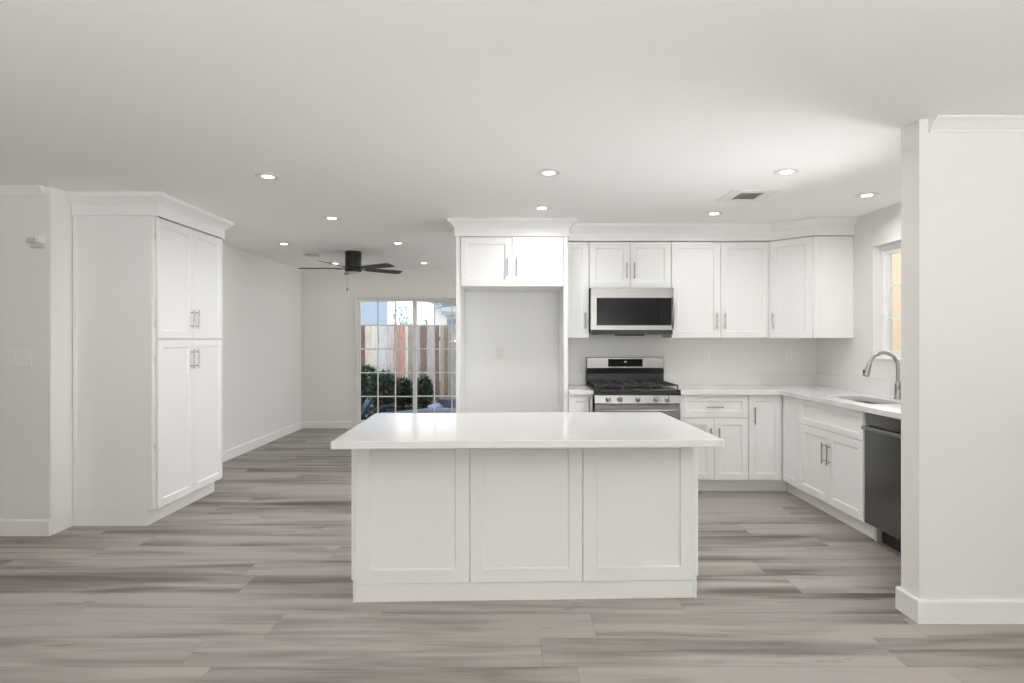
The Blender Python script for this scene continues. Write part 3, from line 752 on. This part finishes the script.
def fan():
    Y = 6.98; X = (353.3-511)/F*Y
    t = thing('ceiling_fan', 'black five-blade ceiling fan hanging close to the ceiling with pull chain', 'ceiling fan', (X, Y, CEIL))
    MB().lathe([(.094, -.0008), (.096, -.01), (.096, -.19), (.088, -.196)], n=36).build('motor_housing', FANB, t, smooth=40)
    MB().lathe([(.090, -.197), (.100, -.200), (.100, -.236), (.085, -.244), (.07, -.245)], n=36).build('switch_housing', FANB, t, smooth=40)
    MB().lathe([(.068, -.246), (.066, -.258), (.04, -.268), (.005, -.270)], n=28).build('light_cap', GREYP, t, smooth=50)
    for k in range(5):
        a = R(183+72*k)
        m = MB(); z = -.205; tilt = -.2
        # blade along +x: rounded paddle with pitch
        prof = [(.16, .045), (.22, .058), (.45, .066), (.59, .068), (.63, .060), (.645, .045)]
        top = []; bot = []
        for x, h in prof:
            for s in (-1, 1):
                yy = s*h; zz = z+yy*math.sin(tilt); top.append((x, yy*math.cos(tilt), zz+.003)); bot.append((x, yy*math.cos(tilt), zz-.003))
        n = len(prof); vs = top+bot; fs = []
        for i in range(n-1):
            a0, b0, c0, d0 = 2*i, 2*i+1, 2*i+3, 2*i+2; fs.append((a0, d0, c0, b0)); fs.append(tuple(2*n+q for q in (a0, b0, c0, d0)))
            fs.append((a0, 2*n+a0, 2*n+d0, d0)); fs.append((b0, c0, 2*n+c0, 2*n+b0))
        fs.append((0, 1, 2*n+1, 2*n)); fs.append((2*n-2, 4*n-2, 4*n-1, 2*n-1))
        m.add(vs, fs); bl = m.build('blade', BLADE, t, rz=a)
        MB().add([(.09, -.016, -.212), (.09, .016, -.212), (.20, .035, -.214), (.20, -.035, -.214), (.09, -.016, -.206), (.09, .016, -.206), (.20, .035, -.209), (.20, -.035, -.209)],
                 [(0, 1, 2, 3), (7, 6, 5, 4), (0, 4, 5, 1), (1, 5, 6, 2), (2, 6, 7, 3), (3, 7, 4, 0)]).build('blade_iron', FANB, bl)
    MB().tube([(-.06, -.05, -.24), (-.06, -.05, -.44)], .0012, 6).tube([(-.06, -.05, -.44), (-.06, -.05, -.448), (-.06, -.05, -.475), (-.06, -.05, -.48)], [.003, .006, .007, .003], 8).build('pull_chain', FANB, t)
fan()

# ------------------------------------------------------------------ outside the sliding door
def sr(r, g, b): return tuple((c/255)**2.2 for c in (r, g, b))
PATIO = mat('patio_concrete', sr(96, 98, 102), .8, noise=((6, 6, 6), .3), bump=.2)
STONE = mat('garden_stone', sr(98, 104, 120), .7, noise=((12, 12, 12), .25), bump=.3)
ROCK = mat('pale_rock', sr(118, 140, 172), .7, noise=((14, 14, 14), .3), bump=.3)
BLUEW = mat('blue_grey_siding', sr(176, 190, 212), .8, noise=((1, 1, 8), .05))
WHITEW = mat('neighbour_white', sr(250, 248, 244), .7, noise=((4, 4, 4), .04))
ROOFG = mat('neighbour_roof', sr(168, 172, 176), .8, noise=((9, 9, 9), .2))
ORANGE = mat('warm_stucco', sr(236, 212, 184), .85, noise=((6, 6, 6), .05), bump=.2)
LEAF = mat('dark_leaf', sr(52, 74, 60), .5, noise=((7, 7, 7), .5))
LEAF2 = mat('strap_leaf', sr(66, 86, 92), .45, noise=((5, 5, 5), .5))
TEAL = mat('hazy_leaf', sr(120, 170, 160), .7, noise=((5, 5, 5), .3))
BARK = mat('bark', sr(70, 62, 56), .8, noise=((9, 9, 20), .3))
SOIL = mat('soil', sr(52, 46, 44), .9, noise=((9, 9, 9), .4), bump=.4)
WIRE = mat('wire', sr(90, 96, 110), .6, noise=((9, 9, 9), .1))
struct('ground_patio', MB().box(-14, 16, FY+.16, 30, -.30, -.12), PATIO)
struct('ground_side', MB().box(KX+.15, 16, -8, FY+.16, -.30, -.12), PATIO)
FYD = 12.0
def fence():
    t = thing('wooden_fence', 'tall wooden board fence of mixed red, cream and grey boards beyond the sliding door', 'fence', (-2.2, FYD, -.12))
    cols = [(356, 361, 190, 130, 125), (361, 365, 128, 92, 90), (365, 371, 214, 198, 178), (371, 378.6, 222, 208, 190), (379.2, 387, 206, 198, 204), (387, 394, 204, 180, 182),
            (394, 400, 188, 140, 126), (400, 405.3, 208, 142, 126), (405.3, 408, 236, 216, 196), (408, 412, 160, 146, 136), (412, 416, 170, 140, 134), (416, 420, 172, 168, 172), (420, 427, 142, 104, 96),
            (427, 430, 178, 178, 162), (430, 434, 180, 176, 172), (434, 439.4, 130, 98, 94), (440, 444, 168, 158, 138), (444, 448, 138, 110, 98), (448, 452, 156, 146, 138), (452, 458, 158, 156, 154)]
    rnd = random.Random(3); pal = [(190, 150, 130), (160, 110, 98), (205, 190, 172), (160, 156, 154), (176, 140, 124)]
    bs = [((a-511)/F*FYD, (b-511)/F*FYD, (r, g, bb)) for a, b, r, g, bb in cols]
    x = bs[0][0]
    while x > -5.2: bs.insert(0, (x-.15, x, rnd.choice(pal))); x -= .15
    x = bs[-1][1]
    while x < 2.2: bs.append((x, x+.15, rnd.choice(pal))); x += .15
    top = EYE+14/F*FYD+.12
    for i, (a, b, c) in enumerate(bs):
        k = 'fence_board_%d_%d_%d' % c
        c = tuple(.62*q+.38*sum(c)/3 for q in c); m_ = MATS.get(k) or mat(k, sr(*c), .8, noise=((26, 26, 5), .5), bump=.2)
        MB().bbox(a+2.2+.002, b+2.2-.002, rnd.uniform(-.004, .004), .02, .0, top+rnd.uniform(-.012, .012), .002).build('board', m_, t)
    for z in (.35, 1.45): MB().box(-3.0, 4.4, .026, .066, z, z+.09).build('rail', MATS['fence_board_160_156_154'], t)
    for k in range(4): MB().box(-2.9+2.2*k, -2.8+2.2*k, .066, .156, 0, top-.05).build('post', MATS['fence_board_160_156_154'], t)
fence()

def at(px, py, Y): return ((px-511)/F*Y, Y, EYE-(py-339)/F*Y)
def leafy(name, label, px, Y, rad, ztop, n, m, lw, seed, upright=False, cat='shrub', group=None, base=-.12, thin=1.0):
    """shrub made of real leaf blades on a few stems"""
    rnd = random.Random(seed); x = (px-511)/F*Y
    t = thing(name, label, cat, (x, Y, base), 0, group)
    H = ztop-base; f = MB(); st = MB()
    for k in range(7):
        a = 2*PI*k/7+rnd.random(); st.tube([(0, 0, 0), (math.cos(a)*rad*.3, math.sin(a)*rad*.3, H*.5), (math.cos(a)*rad*.55, math.sin(a)*rad*.55, H*.82)], [.012, .009, .004], 6)
    st.build('stems', BARK, t)
    for k in range(n):
        u = rnd.uniform(-1, 1); a = rnd.uniform(0, 2*PI); rr = rnd.uniform(.35, 1)**.5
        s = math.sqrt(1-u*u); p = Vector((math.cos(a)*s*rad*rr, math.sin(a)*s*rad*rr*thin, H*.55+u*H*.45*rr))
        d = Vector((math.cos(a)+rnd.uniform(-.6, .6), math.sin(a)+rnd.uniform(-.6, .6), rnd.uniform(-.3, 1.1))).normalized()
        L = lw*rnd.uniform(2.2, 3.6); side = d.cross(Vector((rnd.uniform(-.5, .5), rnd.uniform(-.5, .5), 1))).normalized()*lw*.5
        nrm = side.cross(d).normalized()*lw*.12
        f.add([p, p+d*L*.45+side, p+d*L, p+d*L*.45-side, p+d*L*.45+nrm], [(0, 1, 4), (1, 2, 4), (2, 3, 4), (3, 0, 4)])
    me = bpy.data.meshes.new('foliage'); me.from_pydata(f.v, [], f.f); me.materials.append(m)
    o = bpy.data.objects.new('foliage', me); COL.objects.link(o); o.parent = t
    return t
leafy('leafy_shrub', 'dense dark green shrub against the fence, middle of the left glass panel', 384, 11.10, .25, .72, 1500, LEAF, .045, 1)
leafy('leafy_shrub', 'dark green shrub seen through the left edge of the glass door', 366.5, 11.62, .20, .84, 1100, LEAF, .045, 2)
leafy('leafy_shrub', 'dark green shrub with pale spots behind the meeting stile of the door', 403.5, 11.66, .13, .54, 1000, LEAF, .045, 4)
leafy('leafy_shrub', 'low dark green shrub in front of the fence, right glass panel', 423, 11.33, .15, .60, 900, LEAF, .045, 5)
def strap_plant():
    x, Y, _ = at(361.5, 420, 9.95)
    t = thing('strap_leaf_plant', 'large plant with long arching blue-green leaves close outside the door', 'plant', (x, Y, -.12))
    rnd = random.Random(11)
    for k in range(34):
        a = rnd.uniform(0, 2*PI); L = rnd.uniform(.5, .88); e = rnd.uniform(.85, 1.45); w_ = rnd.uniform(.022, .04)
        pts = []; p = Vector((math.cos(a)*.04, math.sin(a)*.04, 0)); el = e
        for i in range(9):
            pts.append(p.copy()); p = p+Vector((math.cos(a)*math.cos(el), math.sin(a)*math.cos(el), math.sin(el)))*L/8; el -= rnd.uniform(.10, .22)
        vs = []
        for i, q in enumerate(pts):
            ww = w_*(math.sin(PI*min(.98, .2+.8*i/8)))+.002; s = Vector((-math.sin(a), math.cos(a), 0))*ww
            vs += [q+s+Vector((0, 0, ww*.5)), q, q-s+Vector((0, 0, ww*.5))]
        fs = []
        for i in range(8): fs += [(3*i, 3*i+1, 3*i+4, 3*i+3), (3*i+1, 3*i+2, 3*i+5, 3*i+4)]
        MB().add(vs, fs).build('leaf', LEAF2, t)
strap_plant()
# soil bed, curved stone curb, rock, edging
bed = MB().prism([(-5.2, 10.55), (-2.6, 10.45), (-1.9, 10.7), (-1.1, 10.9), (1.5, 11.0), (1.5, 11.97), (-5.2, 11.97)], -.12, -.05)
tag(bed.build('soil_bed', SOIL), kind='structure')
cu = [at(380, 411, 10.2), at(392, 410.5, 10.25), at(404, 408.5, 10.4), at(416, 405.5, 10.6), at(426, 403.8, 10.75), at(440, 403, 10.8), at(470, 402, 10.8)]
tag(MB().tube([(x, y, -.03) for x, y, z in cu], .10, 12).build('curb', STONE, smooth=60), 'curved pale stone curb edging the planting bed outside', 'curb')
def rock(px, Y, z, s, label, m, seed):
    rnd = random.Random(seed); x = (px-511)/F*Y; vs = []; fs = []; n = 12; mm = 7
    prof = []
    m_ = MB(); ks = [(math.sin(PI*i/(mm-1)), -math.cos(PI*i/(mm-1))) for i in range(mm)]
    for r_, zz in ks:
        for k in range(n):
            a = 2*PI*k/n; j = 1+rnd.uniform(-.14, .14); vs.append((s[0]*max(r_, .05)*math.cos(a)*j, s[1]*max(r_, .05)*math.sin(a)*j, s[2]*zz*j+s[2]*.95))
    for i in range(mm-1):
        for k in range(n): fs.append((i*n+k, i*n+(k+1) % n, (i+1)*n+(k+1) % n, (i+1)*n+k))
    fs += [tuple(range(n))[::-1], tuple(range((mm-1)*n, mm*n))]
    tag(m_.add(vs, fs).build('rock', m, loc=(x, Y, z), smooth=50), label, 'rock')
rock(435.5, 11.0, -.055, (.15, .12, .10), 'pale blue-grey rock lying beside the stone curb outside', ROCK, 4)
tag(MB().bbox(-1.45, 1.4, 11.55, 11.75, -.05, .16, .01).build('stone_edging', STONE), 'low grey stone edging at the foot of the fence on the right', 'edging')

# neighbours beyond the fence
def neighbour_blue():
    x0 = (330-511)/F*16; x1 = (387.5-511)/F*16; t = thing('neighbour_house', 'blue-grey sided house wall rising above the fence on the left', 'house', (x0, 16, -.3))
    MB().prism([(-3, 0), (x1-x0, 0), (x1-x0-1.1, 4), (-3, 4)], 0, 3.3).build('wall', BLUEW, t); MB().box(x1-x0+.001, x1-x0+.14, -.02, .2, 0, 4.6).build('corner_board', WHITEW, t)
    MB().prism([(-3.2, -.3), (x1-x0+.3, -.3), (x1-x0-.9, 4.2), (-3.2, 4.2)], 3.301, 3.42).build('roof', ROOFG, t)
neighbour_blue()
def neighbour_white():
    Y = 20; x0 = (434-511)/F*Y; t = thing('neighbour_house', 'white house with a grey eave above the fence on the right', 'house', (x0, Y, -.3))
    MB().box(0, 7, 0, 5, 0, 2.95).build('wall', WHITEW, t)
    a = (442-511)/F*Y-x0
    MB().add([(a, -.22, 2.50), (7.2, -.22, 2.44), (7.2, -.22, 2.56), (a, -.22, 2.62), (a, -.02, 2.80), (7.2, -.02, 2.72), (7.2, -.02, 2.9), (a, -.02, 2.9)], [(0, 1, 2, 3), (7, 6, 5, 4), (0, 4, 5, 1), (1, 5, 6, 2), (2, 6, 7, 3), (3, 7, 4, 0)]).build('eave', ROOFG, t)
    f = MB().box(.45, 1.15, -.03, -.001, 1.7, 2.35).build('window', ROOFG, t)
    MB().box(-.2, 7.2, -.2, 5.2, 2.951, 3.1).build('roof', WHITEW, t)
neighbour_white()
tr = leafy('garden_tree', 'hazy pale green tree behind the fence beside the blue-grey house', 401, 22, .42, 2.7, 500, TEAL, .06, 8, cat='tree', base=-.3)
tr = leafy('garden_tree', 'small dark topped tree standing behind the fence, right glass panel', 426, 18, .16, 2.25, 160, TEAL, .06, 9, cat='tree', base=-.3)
for k, (za, zb, lab) in enumerate(((2.36, 2.42, 'upper overhead wire crossing above the fence'), (2.18, 2.26, 'lower overhead wire crossing above the fence'))):
    tag(MB().tube([(-3.27, 16.2, za+.08), (-2.2, 17, za+.1), (-.6, 17, zb+.3)], .008, 6).build('overhead_wire', WIRE), lab, 'wire')
# neighbour across the side yard, seen in the kitchen window
t = thing('neighbour_house', 'warm yellow stucco house wall filling the kitchen window', 'house', (5.4, 6.0, -.12))
MB().box(0, 4, -7, 7, 0, 5.5).build('wall', ORANGE, t)
for yy in (-5.4, 4.6):
    f = MB().box(-.03, -.001, yy, yy+.9, 1.2, 2.5).build('window', WHITEW, t); MB().box(-.035, -.031, yy+.06, yy+.84, 1.26, 2.44).build('pane', BLACKG, f)
MB().box(-.4, 4.2, -7.2, 7.2, 5.501, 5.7).build('roof', ROOFG, t)
